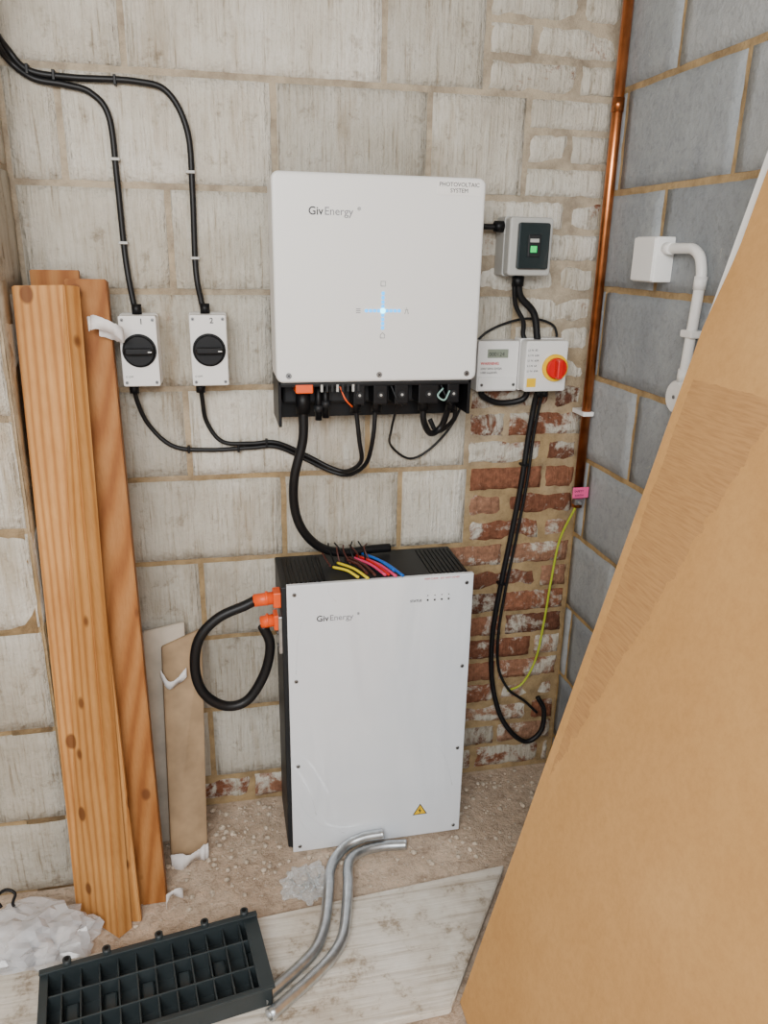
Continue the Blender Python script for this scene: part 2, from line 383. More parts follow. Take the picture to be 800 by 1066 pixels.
for i in range(len(zs)-1):
    prow.append((zs[i],zs[i+1],cells(-2.2,LX,[-1.95,-1.55] if i%2 else [-1.78])))
    srow.append((zs[i],zs[i+1],cells(PY,0,[])))
masonry("wall_pier",prow,lambda u,d,z:(u,PY-d,z),-2.2,LX,0,2.5,.1,M['back'],M['mortar'],joint=.013)
masonry("wall_pier_return",srow,lambda u,d,z:(LX+d,u,z),PY,0,0,2.5,.10,M['back'],M['mortar'],joint=.013,ext=(-.003,.01))
box("wall_pier_light_block",(-2.2,LX-.008),(PY+.008,.1),(0,2.5),M['mortar'])  # unseen fill added inside the pier to block sky light leaking at corners
rr=[];
for k in range(-3,9):
    zb=1.911-.225*k; za=zb-.225
    za=max(za,0); zb=min(zb,2.5)
    if zb-za<.03: continue
    off=-.26 if k%2 else -.05
    rr.append((za,zb,cells(-3.2,0,sorted([off-.45*i+random.uniform(-.01,.01) for i in range(0,8)]))))
masonry("wall_right",rr,lambda u,d,z:(-d,u,z),-3.2,0,0,2.5,.12,M['grey'],M['mortar2'],joint=.014,ext=(0,.02))
lr=[(z/10*2.25,(z+1)/10*2.25,cells(-3.2,PY,[-.7-.45*i-(.22 if z%2 else 0) for i in range(6)][::-1])) for z in range(10)]
masonry("wall_left",lr,lambda u,d,z:(-2.2+d,u,z),-3.2,PY,0,2.5,.12,M['back'],M['mortar'],ext=(0,.02))
box("ceiling",(-2.35,.15),(-3.2,.15),(2.5,2.6),M['ceil'])

def grid(name,x0,x1,y0,y1,st,fz,mat):
    nx=int((x1-x0)/st);ny=int((y1-y0)/st); vs=[];fs=[]
    for j in range(ny+1):
        for i in range(nx+1):
            x=x0+(x1-x0)*i/nx;y=y0+(y1-y0)*j/ny; vs.append((x,y,fz(x,y)))
    for j in range(ny):
        for i in range(nx): a=j*(nx+1)+i; fs.append((a,a+1,a+nx+2,a+nx+1))
    b=len(vs)
    vs+=[(x0,y0,-.1),(x1,y0,-.1),(x1,y1,-.1),(x0,y1,-.1)]; fs.append((b+3,b+2,b+1,b))
    return fromverts(name,vs,fs,mat,smooth=True)
grid("floor",-2.35,.1,-4.2,.1,.025,lambda x,y:-.002+.004*noise.noise(Vector((x*9,y*9,0)))+.002*noise.noise(Vector((x*35,y*35,0))),M['floor'])
bm=bmesh.new()
for i in range(1100):
    x=random.uniform(-1.25,-.02); y=-abs(random.gauss(0,.22))-.015
    if y<-.41 or (-.87<x<-.36 and y>-.25): continue
    s=random.choice([.0015,.0015,.002,.002,.003,.003,.004,.006,.008]) 
    r=bmesh.ops.create_icosphere(bm,subdivisions=1,radius=s)
    for v in r['verts']: v.co=Vector((v.co.x*random.uniform(.7,1.3),v.co.y*random.uniform(.7,1.3),v.co.z*.7))+Vector((x,y,s*.5))
frombm("rubble_debris",bm,M['stone'])

# ------------------------------------------------------------------ solar inverter
g=group("solar_inverter",(-.614,-.1,1.45))
box("heatsink_body",(-.825,-.403),(-.115,-.005),(1.20,1.67),M['dgrey'],g,.006)
for i in range(22):
    x=-.80+i*.0175; box("heatsink_fin",(x,x+.004),(-.09,-.01),(1.665,1.682),M['dgrey'],g)
rbox("front_cover",(-.845,-.384),(-.20,-.085),(1.262,1.694),M['white'],g,.016,.007)
box("cover_lip",(-.838,-.391),(-.185,-.1),(1.255,1.264),M['dgrey'],g)
for x in (-.818,-.614,-.408): screw((x,-.20,1.278),(0,-1,0),g,.0065)
text("logo","Giv",(-.770,-.2005,1.612),.0225,M['ink'],g,off=.0003); text("logo","Energy",(-.7365,-.2005,1.612),.0225,M['icon'],g)
text("logo_mark",u"®",(-.666,-.2005,1.622),.010,M['ink'],g)
box("label_plate",(-.494,-.396),(-.2012,-.199),(1.658,1.687),M['pvc'],g)
text("label_text","PHOTOVOLTAIC",(-.445,-.2016,1.6755),.0118,M['ink'],g,align='CENTER')
text("label_text","SYSTEM",(-.445,-.2016,1.6635),.0118,M['ink'],g,align='CENTER')
cxx,czz=-.608,1.418
for i in range(-4,5):
    if abs(i)>0:
        rbox("led",(cxx+i*.0092-.0036,cxx+i*.0092+.0036),(-.2008,-.1995),(czz-.0032,czz+.0032),M['cyan'],g,.002,0)
        rbox("led",(cxx-.0032,cxx+.0032),(-.2008,-.1995),(czz+i*.0092-.0036,czz+i*.0092+.0036),M['cyan'],g,.002,0)
cyl("led_core",(cxx,-.1995,czz),(cxx,-.2012,czz),.006,M['led_core'],g,16)
for dx,dz in ((0,.056),(0,-.053),(-.054,0),(.054,0)):
    if dz>0: tube("icon_battery",[(cxx-.005,-.2004,czz+dz-.004),(cxx+.005,-.2004,czz+dz-.004),(cxx+.005,-.2004,czz+dz+.006),(cxx-.005,-.2004,czz+dz+.006),(cxx-.005,-.2004,czz+dz-.004)],.0007,M['icon'],g,smooth=False,seg=6)
    elif dz<0:
        tube("icon_house",[(cxx-.005,-.2004,czz+dz-.006),(cxx+.005,-.2004,czz+dz-.006),(cxx+.005,-.2004,czz+dz+.001),(cxx,-.2004,czz+dz+.006),(cxx-.005,-.2004,czz+dz+.001),(cxx-.005,-.2004,czz+dz-.006)],.0007,M['icon'],g,smooth=False,seg=6)
    elif dx<0:
        for k in range(3): box("icon_panel",(cxx+dx-.006,cxx+dx+.004),(-.2006,-.1995),(czz-.005+k*.004,czz-.0035+k*.004),M['icon'],g)
    else:
        tube("icon_pylon",[(cxx+dx-.004,-.2004,czz-.007),(cxx+dx,-.2004,czz+.007),(cxx+dx+.004,-.2004,czz-.007)],.0007,M['icon'],g,smooth=False,seg=6)
        box("icon_pylon_arm",(cxx+dx-.004,cxx+dx+.004),(-.2006,-.1995),(czz+.001,czz+.002),M['icon'],g)
box("bay_back",(-.838,-.392),(-.06,-.03),(1.160,1.265),M['black'],g)
box("bay_side",(-.841,-.834),(-.185,-.03),(1.160,1.262),M['black'],g,.001)
box("bay_side",(-.397,-.390),(-.185,-.03),(1.180,1.262),M['black'],g,.001)
box("bay_plate",(-.84,-.39),(-.18,-.06),(1.250,1.262),M['black'],g)
box("bay_skirt",(-.835,-.396),(-.075,-.06),(1.160,1.262),M['black'],g)
box("dc_connector_shell",(-.802,-.762),(-.185,-.12),(1.235,1.258),M['orange'],g,.003)
cyl("dc_gland",(-.782,-.152,1.236),(-.782,-.152,1.185),.017,M['black'],g)
cyl("mc4_plug",(-.745,-.14,1.255),(-.745,-.14,1.165),.008,M['black'],g); cyl("mc4_plug",(-.728,-.14,1.255),(-.728,-.14,1.17),.008,M['black'],g)
cyl("mc4_nut",(-.745,-.14,1.20),(-.745,-.14,1.185),.011,M['dgrey'],g,8); cyl("mc4_nut",(-.728,-.14,1.21),(-.728,-.14,1.195),.011,M['dgrey'],g,8)
for x,w in ((-.655,.028),(-.605,.034),(-.555,.034),(-.49,.05),(-.43,.03)):
    box("socket_block",(x-w/2,x+w/2),(-.178,-.08),(1.205,1.25),M['black'],g,.003)
    cyl("socket_ring",(x,-.176,1.228),(x,-.181,1.228),.008,M['dgrey'],g,16); cyl("socket_core",(x,-.180,1.228),(x,-.1825,1.228),.003,M['lgrey'],g,12)
for x in (-.655,-.605,-.49,-.42): cyl("cable_gland",(x,-.13,1.215),(x,-.13,1.18),.013,M['black'],g,12)
for i in range(8): box("bay_vent",(-.745+i*.012,-.740+i*.012),(-.184,-.176),(1.238,1.258),M['lgrey'] if i%3==0 else M['dgrey'],g)
tube("inner_lead",[(-.455,-.175,1.24),(-.47,-.185,1.225),(-.455,-.19,1.215),(-.44,-.18,1.235)],.002,simple("teal_lead",(.3,.5,.45)),g)
for x in (-.70,-.58,-.46): tube("inner_lead",[(x,-.17,1.25),(x+.012,-.18,1.22),(x+.03,-.17,1.20)],.0018,M['dgrey'] if x>-.6 else M['orange'],g)

# ------------------------------------------------------------------ battery storage unit
g=group("battery_storage_unit",(-.61,-.13,.4))
bx0,bx1=-.838,-.373
box("cabinet",(-.850,bx1-.004),(-.222,-.025),(.012,.780),M['dgrey'],g,.003)
box("front_panel",(bx0,bx1),(-.236,-.223),(.006,.789),M['film'],g,.002)
box("panel_gasket",(bx0+.003,bx1-.003),(-.2235,-.2215),(.01,.785),M['black'],g)
for x in (-.83,-.395):
    for y in (-.20,-.05): cyl("foot",(x,y,0),(x,y,.013),.014,M['black'],g,16)
for z in (.765,.53,.28,.025):
    screw((bx0+.018,-.236,z),(0,-1,0),g,.005); screw((bx1-.018,-.236,z),(0,-1,0),g,.005)
for i in range(9): box("top_vent",(-.835+i*.011,-.830+i*.011),(-.205,-.045),(.779,.783),M['black'],g)
for i in range(9): box("top_vent",(-.475+i*.011,-.470+i*.011),(-.205,-.045),(.779,.783),M['black'],g)
box("top_ridge",(-.74,-.48),(-.21,-.05),(.778,.784),M['dgrey'],g,.002)
text("logo","Giv",(-.768,-.2365,.690),.0215,M['ink'],g,off=.0003); text("logo","Energy",(-.736,-.2365,.690),.0215,M['icon'],g); text("logo_mark",u"®",(-.668,-.2365,.700),.009,M['ink'],g)
text("status_text","STATUS",(-.535,-.2365,.722),.0085,M['ink'],g,off=.0002)
for i in range(4): cyl("status_led",(-.490+i*.018,-.236,.7245),(-.490+i*.018,-.2366,.7245),.0028,M['ink'],g,10); cyl("status_dot",(-.490+i*.018,-.236,.737),(-.490+i*.018,-.2366,.737),.0016,M['ink'],g,8)
text("edge_note","KEEP CLEAR - DO NOT COVER",(-.50,-.2365,.780),.0065,M['redink'],g)
tri=lambda s,y,c:[(c[0]+s*sin(a),y,c[1]+s*cos(a)) for a in (0,2*pi/3,4*pi/3)]
fromverts("warning_triangle",tri(.024,-.2366,(-.489,.088)),[(0,1,2)],M['ink'],g)
fromverts("warning_triangle_fill",tri(.019,-.2369,(-.489,.088)),[(0,1,2)],M['yellow'],g)
fromverts("warning_bolt",[(-.489,-.2372,.101),(-.494,-.2372,.088),(-.490,-.2372,.088),(-.491,-.2372,.077),(-.485,-.2372,.091),(-.489,-.2372,.091)],[(0,1,2,5),(5,2,3,4)],M['ink'],g)
for P in ([(-.825,.20),(-.80,.13),(-.76,.08),(-.70,.05)],[(-.83,.16),(-.81,.09),(-.77,.04),(-.73,.02)],[(-.815,.24),(-.79,.19),(-.775,.12)],[(-.74,.785),(-.735,.76),(-.72,.74)],[(-.45,.30),(-.42,.24),(-.40,.16)],[(-.80,.70),(-.815,.64),(-.82,.55)]):
    tube("film_crease",[(x,-.2358,z) for x,z in P],.0009,M['film'],g,seg=6,n=6)
cx0=-.850
box("side_bracket",(cx0-.008,cx0+.004),(-.218,-.16),(.60,.70),M['steel'],g,.002)
for x in (.615,.65): screw((cx0-.008,-.2,x),(-1,0,0),g,.006)
for z,l in ((.738,.05),(.678,.035)):
    box("terminal_socket",(cx0-.018,cx0+.004),(-.205,-.165),(z-.02,z+.02),M['orange'],g,.003)
    cyl("terminal_plug",(cx0-.015,-.185,z),(cx0-.015-l,-.185,z-.004),.0155,M['orange'],g,16,bev=.002)
    cyl("terminal_ring",(cx0-.03,-.185,z),(cx0-.036,-.185,z),.0175,M['orange'],g,16)
# ------------------------------------------------------------------ cables
W=-.012
def clip(p,parent,horizontal=True,r=.005):
    x,y,z=p
    if horizontal: box("clip",(x-.003,x+.003),(y-r-.002,0.0),(z-r-.003,z+r+.003),M['black'],parent,.001)
    else: box("clip",(x-r-.003,x+r+.003),(y-r-.002,0.0),(z-.003,z+.003),M['lgrey'] if z>1.3 else M['black'],parent,.001)
def cable(P,r,clips=(),name="power_cable",mat='rubber'):
    c=P[len(P)//2]; g=group(name,c); tube("sheath",P,r,M[mat],g,n=10)
    for (p,h) in clips: clip(p,g,h,r)
    return g
cable([(-1.60,PY-.012,2.10),(-1.48,PY-.012,2.09),(-1.395,PY-.014,2.06),(-1.366,PY-.004,2.045),(-1.366,-.14,1.99),(-1.367,-.05,1.945),(-1.352,-.014,1.915),(-1.317,W,1.880),(-1.235,W,1.872),(-1.111,W,1.872),(-1.045,W,1.855),(-1.008,W,1.78),(-1.005,W,1.66),(-1.008,W,1.50),(-1.00,-.03,1.43),(-.992,-.045,1.395)],.0068,
 [((-1.27,W,1.874),True),((-1.15,W,1.872),True),((-1.007,W,1.70),False),((-1.0075,W,1.52),False),((-1.32,W,1.882),True)])
cable([(-1.60,PY-.012,2.08),(-1.48,PY-.012,2.07),(-1.395,PY-.014,2.035),(-1.366,PY-.004,2.022),(-1.366,-.14,1.97),(-1.367,-.05,1.925),(-1.352,-.014,1.895),(-1.31,W,1.866),(-1.25,W,1.858),(-1.20,W,1.845),(-1.168,W,1.80),(-1.163,W,1.68),(-1.160,W,1.52),(-1.150,-.03,1.43),(-1.142,-.045,1.395)],.0068,
 [((-1.163,W,1.72),False),((-1.161,W,1.55),False)])
cable([(-1.162,-.045,1.245),(-1.160,-.03,1.20),(-1.138,W,1.135),(-1.085,W,1.082),(-1.0,W,1.070),(-.90,W,1.072),(-.835,W,1.072),(-.76,W,1.035),(-.70,-.02,1.005),(-.655,-.04,1.00),(-.622,-.09,1.04),(-.612,-.125,1.11),(-.607,-.13,1.19)],.0055,
 [((-1.05,W,1.073),True),((-.93,W,1.071),True)])
cable([(-1.012,-.045,1.245),(-1.010,-.03,1.20),(-1.003,W,1.14),(-.968,W,1.090),(-.90,W,1.083),(-.835,W,1.083),(-.76,W,1.047),(-.70,-.03,1.017),(-.662,-.05,1.012),(-.636,-.10,1.05),(-.645,-.125,1.11),(-.655,-.13,1.19)],.0055,
 [((-.86,W,1.084),True)])
cable([(-.555,-.15,1.21),(-.56,-.10,1.13),(-.545,-.03,1.07),(-.49,-.018,1.03),(-.43,-.018,1.06),(-.37,W,1.13),(-.335,W,1.24),(-.35,W,1.28),(-.30,W,1.35),(-.20,W,1.385),(-.12,W,1.37),(-.10,W,1.32)],.0032,name="data_cable")
cable([(-.49,-.13,1.19),(-.485,-.125,1.15),(-.46,-.10,1.115),(-.43,-.09,1.13),(-.42,-.12,1.19)],.008)
cable([(-.41,-.13,1.19),(-.405,-.11,1.15),(-.43,-.06,1.11),(-.45,-.05,1.14)],.006)
cable([(-.782,-.152,1.19),(-.784,-.15,1.12),(-.805,-.145,1.03),(-.805,-.13,.95),(-.785,-.12,.885),(-.74,-.10,.83),(-.68,-.085,.805),(-.60,-.07,.803),(-.55,-.06,.80)],.0115,name="battery_cable")
cable([(cx0-.06,-.185,.735),(-.935,-.19,.725),(-1.00,-.195,.70),(-1.048,-.20,.65),(-1.062,-.20,.57),(-1.045,-.20,.50),(-.995,-.195,.455),(-.94,-.19,.462),(-.895,-.185,.53),(-.878,-.185,.61),(cx0-.045,-.185,.665)],.0125,name="battery_cable")
W2=-.014
cable([(-.155,-.04,1.215),(-.155,-.02,1.17),(-.162,W2,1.08),(-.172,W2,.95),(-.19,W2,.80),(-.21,W2,.65),(-.225,W2,.50),(-.22,W2,.36),(-.20,-.03,.25),(-.165,-.05,.18),(-.11,-.055,.135),(-.065,-.055,.165),(-.055,-.045,.23),(-.075,-.035,.275)],.0075,
 [((-.168,W2,1.0),False),((-.21,W2,.65),False)])
cable([(-.140,-.04,1.215),(-.142,-.025,1.17),(-.148,W2,1.08),(-.156,W2,.95),(-.173,W2,.80),(-.193,W2,.65),(-.207,W2,.50),(-.20,W2,.38),(-.17,-.03,.31),(-.12,-.04,.27),(-.08,-.05,.23)],.0042)
cable([(-.235,-.05,1.50),(-.236,-.05,1.475),(-.225,-.045,1.44),(-.185,-.04,1.40),(-.170,-.04,1.335)],.009,name="power_cable")
cable([(-.245,-.05,1.50),(-.246,-.05,1.465),(-.235,-.04,1.42),(-.21,-.035,1.38),(-.205,-.03,1.345),(-.19,-.04,1.32)],.006)
cable([(-.39,-.06,1.60),(-.35,-.04,1.602),(-.30,-.04,1.602),(-.275,-.045,1.603)],.007)
cable([(-.31,-.03,1.215),(-.30,-.02,1.19),(-.25,W,1.17),(-.19,-.02,1.18),(-.18,-.03,1.215)],.008)
cable([(-.022,-.07,.93),(-.03,-.06,.88),(-.05,-.03,.78),(-.06,-.02,.65),(-.07,-.02,.52),(-.085,-.02,.40),(-.12,-.02,.32),(-.17,-.025,.30)],.0032,name="earth_cable",mat='gy')

# ------------------------------------------------------------------ DC isolators
for (x0,x1,za,zb,num) in ((-1.180,-1.099,1.242,1.398,"1"),(-1.028,-.946,1.241,1.400,"2")):
    g=group("rotary_isolator_switch",((x0+x1)/2,-.045,1.32)); cx=(x0+x1)/2; cz=(za+zb)/2+.002
    rbox("base",(x0-.001,x1+.001),(-.045,0),(za-.001,zb+.001),M['shell'],g,.005,.001)
    rbox("lid",(x0,x1),(-.088,-.047),(za,zb),M['shell'],g,.005,.003)
    cyl("dial_plate",(cx,-.086,cz),(cx,-.091,cz),.037,M['black'],g,40)
    cyl("dial",(cx,-.090,cz),(cx,-.101,cz),.0335,M['black'],g,40,bev=.002)
    box("dial_handle",(cx-.030,cx+.030),(-.117,-.098),(cz-.0075,cz+.0075),M['black'],g,.004)
    box("dial_mark",(cx+.020,cx+.028),(-.1175,-.1165),(cz-.001,cz+.001),M['pvc'],g)
    text("number",num,(cx+.004,-.0885,zb-.018),.017,M['ink'],g,off=.0003)
    text("off_mark","O OFF",(x0+.006,-.0885,za+.02),.006,M['ink'],g)
    for sx in (x0+.008,x1-.008):
        for sz in (za+.009,zb-.009): screw((sx,-.088,sz),(0,-1,0),g,.0035)
    gx=-1.142 if num=="1" else -.992
    cyl("gland_top",(gx,-.045,zb),(gx,-.045,zb+.022),.011,M['black'],g,12)
    gx=-1.162 if num=="1" else -1.012
    cyl("gland_bottom",(gx,-.045,za),(gx,-.045,za-.022),.011,M['black'],g,12)

# ------------------------------------------------------------------ consumer unit / meter / AC isolator
g=group("circuit_breaker_box",(-.225,-.05,1.556))
rbox("back_half",(-.283,-.170),(-.055,0),(1.490,1.626),M['lgrey'],g,.006,.001)
rbox("front_half",(-.281,-.172),(-.088,-.057),(1.492,1.624),M['lgrey'],g,.008,.005)
rbox("window",(-.262,-.183),(-.098,-.086),(1.507,1.612),M['smoke'],g,.006,.003)
box("breaker",(-.238,-.206),(-.101,-.095),(1.535,1.585),M['dgrey'],g,.002)
box("indicator",(-.232,-.216),(-.103,-.100),(1.545,1.560),M['green'],g,.001); box("breaker_label",(-.234,-.212),(-.1025,-.100),(1.568,1.576),M['lgrey'],g)
cyl("gland",(-.238,-.05,1.49),(-.238,-.05,1.466),.015,M['black'],g,12); cyl("gland",(-.283,-.045,1.603),(-.305,-.045,1.603),.013,M['black'],g,12)
g=group("electricity_meter",(-.272,-.03,1.27))
rbox("case",(-.330,-.221),(-.05,0),(1.208,1.334),M['shell'],g,.004,.003)
box("lower_cover",(-.327,-.224),(-.054,-.045),(1.211,1.245),M['shell'],g,.002)
box("lcd",(-.305,-.250),(-.0515,-.048),(1.292,1.314),M['lcd'],g,.001)
text("lcd_digits","000124",(-.302,-.0518,1.297),.014,M['ink'],g)
text("warning_text","WARNING",(-.322,-.0508,1.275),.010,M['redink'],g,off=.0002)
text("rating_text","230V 50Hz 5(45)A",(-.322,-.0508,1.263),.0075,M['ink'],g); text("rating_text","1000 imp/kWh",(-.322,-.0508,1.253),.0075,M['ink'],g)
for x in (-.318,-.233): screw((x,-.054,1.225),(0,-1,0),g,.004)
g=group("rotary_isolator_switch",(-.157,-.04,1.27))
rbox("base",(-.216,-.099),(-.04,0),(1.208,1.339),M['shell'],g,.005,.001)
rbox("lid",(-.214,-.101),(-.08,-.042),(1.210,1.337),M['shell'],g,.007,.004)
cyl("yellow_plate",(-.135,-.079,1.270),(-.135,-.087,1.270),.034,M['yellow'],g,40,bev=.001)
cyl("red_dial",(-.135,-.086,1.270),(-.135,-.100,1.270),.026,M['red'],g,40,bev=.002)
box("red_handle",(-.135-.008,-.135+.008),(-.118,-.098),(1.246,1.294),M['red'],g,.004)
for i in range(5): text("label_line","L1 N  63A 415V"[:8+i%3],(-.209,-.0805,1.312-i*.013),.007,M['ink'],g)
box("warning_label",(-.207,-.183),(-.0806,-.079),(1.222,1.244),M['yellow'],g)
for x in (-.155,-.14): cyl("gland",(x,-.04,1.21),(x,-.04,1.19),.010,M['black'],g,12)

# ------------------------------------------------------------------ copper pipe
g=group("copper_pipe",(-.022,-.055,1.6))
cyl("pipe",(-.022,-.055,.90),(-.022,-.055,2.498),.0125,M['copper'],g,24)
cyl("coupling",(-.022,-.055,1.86),(-.022,-.055,1.89),.0145,M['copper'],g,24)
cyl("end_cap",(-.022,-.055,.885),(-.022,-.055,.915),.0142,M['copper'],g,24)
box("pipe_clip",(-.037,-.007),(-.070,-.002),(1.139,1.151),M['pvc'],g,.002)
g=group("earth_clamp",(-.02,-.07,.93))
cyl("clamp_band",(-.022,-.055,.922),(-.022,-.055,.940),.017,M['steel'],g,20)
box("clamp_tag",(-.050,-.004),(-.081,-.078),(.918,.948),M['pink'],g,.001)
box("clamp_screw_block",(-.045,-.020),(-.088,-.07),(.900,.917),M['screw'],g,.002)
cyl("clamp_bolt",(-.033,-.10,.908),(-.033,-.07,.908),.004,M['steel'],g,8)
text("tag_text","SAFETY",(-.046,-.0815,.935),.008,M['ink'],g); text("tag_text","EARTH",(-.044,-.0815,.923),.008,M['ink'],g)

# ------------------------------------------------------------------ junction box + conduit
g=group("junction_box",(-.02,-.28,1.535))
rbox("box_body",(-.042,0),(-.335,-.245),(1.488,1.582),M['pvc'],g,.004,.003,axis=0)
rbox("lid",(-.047,-.040),(-.333,-.247),(1.490,1.580),M['pvc'],g,.004,.002,axis=0)
g=group("conduit_pipe",(-.02,-.45,1.45))
tube("pipe",[(-.02,-.335,1.558),(-.02,-.41,1.558),(-.02,-.437,1.556),(-.02,-.462,1.542),(-.02,-.474,1.515),(-.02,-.475,1.49),(-.02,-.470,1.40),(-.02,-.462,1.27)],.0105,M['pvc'],g,seg=18)
cyl("coupler",(-.02,-.335,1.558),(-.02,-.36,1.558),.0125,M['pvc'],g); cyl("coupler",(-.02,-.4755,1.505),(-.02,-.4745,1.48),.0125,M['pvc'],g)
cyl("coupler",(-.02,-.465,1.32),(-.02,-.463,1.295),.013,M['pvc'],g)
box("saddle_clip",(-.034,0),(-.490,-.450),(1.385,1.400),M['pvc'],g,.003)
cyl("terminal_box",(-.001,-.461,1.262),(-.034,-.461,1.262),.034,M['pvc'],g,36,bev=.003); cyl("terminal_screw",(-.034,-.461,1.262),(-.036,-.461,1.262),.004,M['screw'],g,12)

# ------------------------------------------------------------------ timber
slab("timber_plank",(-1.378,-.320,0),(-1.266,-.425,0),(-1.375,-.150,1.463),(-1.273,-.150,1.465),.040,M['pine'])
slab("timber_plank",(-1.250,-.335,0),(-1.163,-.335,0),(-1.282,-.085,1.475),(-1.197,-.085,1.475),.04,M['pine2'])
slab("timber_plank",(-1.290,-.372,0),(-1.220,-.385,0),(-1.325,-.170,1.22),(-1.262,-.170,1.22),.012,M['pine'])
slab("timber_plank",(-1.365,-.10,.0),(-1.29,-.10,0),(-1.355,-.06,1.492),(-1.255,-.06,1.492),.018,M['pine2'])
slab("laminate_offcut",(-1.155,-.21,0),(-1.064,-.178,0),(-1.148,-.055,.56),(-1.046,-.050,.60),.016,M['bcard'])
slab("laminate_offcut",(-1.19,-.125,0),(-1.10,-.115,0),(-1.195,-.040,.60),(-1.09,-.032,.615),.012,M['wcard'])
def strip(name,P,w,mat,wd=(0,0,1)):
    pts=crom(P,8); wd=Vector(wd).normalized(); vs=[];fs=[]
    for i,p in enumerate(pts):
        k=wd*w/2; k=k+Vector((0,.2*w*sin(i*.35),0))+Vector((0,0,w*.12*noise.noise(Vector((i*.6,w*40,0))))); vs+= [p-k,p+k]
    for i in range(len(pts)-1): fs.append((2*i,2*i+1,2*i+3,2*i+2))
    o=fromverts(name,vs,fs,mat,smooth=True); mo=o.modifiers.new("solid",'SOLIDIFY'); mo.thickness=.0008; return o
strip("packing_strap",[(-1.235,-.14,1.385),(-1.215,-.155,1.39),(-1.18,-.155,1.375),(-1.165,-.135,1.36),(-1.185,-.125,1.362),(-1.215,-.13,1.375)],.028,M['paper'])
strip("paper_scrap",[(-1.160,-.355,.004),(-1.158,-.365,.04),(-1.14,-.37,.06),(-1.12,-.36,.045),(-1.13,-.345,.03)],.022,M['paper'])
strip("paper_scrap",[(-1.155,-.225,.022),(-1.12,-.225,.018),(-1.09,-.215,.022),(-1.06,-.20,.02)],.04,M['paper'])
strip("paper_scrap",[(-1.155,-.085,.50),(-1.135,-.105,.475),(-1.11,-.10,.485),(-1.09,-.09,.50)],.022,M['paper'])

# ------------------------------------------------------------------ big cardboard sheet leaning on the right wall
def lean(name,y0,y1,b,t,th,mat,parent=None,cut=0):
    b=Vector((b[0],0,b[1])); t=Vector((t[0],0,t[1])); up=(t-b); Ln=up.length; up.normalize(); n=Vector((-up.z,0,up.x))
    if n.x>0: n=-n
    nu,nv=24,60; vs=[];fs=[];uv=[]
    for s in (0,1):
        for j in range(nv+1):
            v=Ln*j/nv
            k=cut*min(1,max(0,(v-1.47)/.12)) + (.0012*noise.noise(Vector((v*8,0,0))) if cut else 0)
            for i in range(nu+1):
                yy=y0-k+(y1-(y0-k))*i/nu; u=y0-yy
                w=.004*noise.noise(Vector((u*2,v*2,1)))*min(1,u*4)
                p=b+up*v+Vector((0,yy,0))+n*(w-(th if s else 0)); vs.append(p); uv.append((u,v))
    K=(nu+1)*(nv+1)
    for j in range(nv):
        for i in range(nu):
            a=j*(nu+1)+i; fs.append((a,a+1,a+nu+2,a+nu+1)); fs.append((K+a,K+a+nu+1,K+a+nu+2,K+a+1))
    for j in range(nv):
        a=j*(nu+1); c=a+nu+1; fs.append((a,c,K+c,K+a)); a+=nu;c+=nu; fs.append((a,K+a,K+c,c))
    for i in range(nu):
        a=i; fs.append((a,K+a,K+a+1,a+1)); a=nv*(nu+1)+i; fs.append((a,a+1,K+a+1,K+a))
    o=fromverts(name,vs,fs,mat,parent,smooth=False); l=o.data.uv_layers.new(name="UVMap")
    for lp in o.data.loops: l.data[lp.index].uv=uv[lp.vertex_index]
    return o
g=group("cardboard_sheet",(-.28,-1.3,1))
lean("face",-.738,-1.92,(-.527,0.004),(-.030,2.04),.005,M['card'],g,cut=.020)
g2=group("white_panel_board",(-.27,-1.3,1.0))
lean("panel",-.731,-1.90,(-.5205,.003),(-.0235,2.035),.012,M['panel'],g2)

# ------------------------------------------------------------------ floor items
slab("scaffold_board",(-1.70,-.80,.022),(-.555,-.76,.022),(-1.70,-.50,.022),(-.30,-.400,.022),.02,M['board'],bev=.003)
g=group("plastic_ribbed_tray",(-1.17,-.6,.05))
TR=Matrix.Translation((-1.400,-.561,.025))@Matrix.Rotation(radians(8.5),4,'Z')
def place(o): o.data.transform(TR); o.parent=g; o.matrix_parent_inverse=Matrix.Translation(-Vector(g.location)); return o
def tb(name,x,y,z,bev=.0015,mat='tray'): return place(box(name,x,y,z,M[mat],None,bev))
TL,TW,TH=.452,.19,.050
tb("base",(0,TL),(-TW,0),(0,.004))
tb("wall_long",(0,TL),(-.004,0),(0,TH+.012)); tb("wall_long",(0,TL),(-TW,-TW+.004),(0,TH)); tb("wall_end",(0,.004),(-TW,0),(0,TH)); tb("wall_end",(TL-.004,TL),(-TW,0),(0,TH))
tb("rim",(-.006,TL+.006),(-.010,.004),(TH+.010,TH+.015)); tb("rim",(-.006,TL+.006),(-TW-.004,-TW+.008),(TH-.002,TH+.003)); tb("rim",(TL-.026,TL+.006),(-TW,0),(TH-.002,TH+.004)); tb("rim",(-.006,.012),(-TW,0),(TH-.002,TH+.004))
for i in range(1,12): 
    x=TL*i/12; tb("rib_cross",(x-.0018,x+.0018),(-TW,0),(0,TH-.004))
for y in (-.055,-.125): tb("rib_long",(0,TL),(y-.002,y+.002),(0,TH-.002))
for i in range(12):
    x=TL*(i+.5)/12
    if i%2: tb("cell_block",(x-.013,x+.013),(-.118,-.062),(0,.02),.004)
for x in (.05,.13,.24,.34,.43):
    place(cyl("lug",(x,.004,TH+.008),(x,.004,TH+.024),.009,M['tray'],None,16))
    place(cyl("lug_hole",(x,.004,TH+.024),(x,.004,TH+.0245),.005,M['black'],None,16))
g=group("plastic_bag",(-1.47,-.39,.05))
blob("bag_skin",(-1.455,-.420,.002),(.130,.078,.066),M['bag'],g,.32,3.2,3,4,ridge=True,smooth=False)
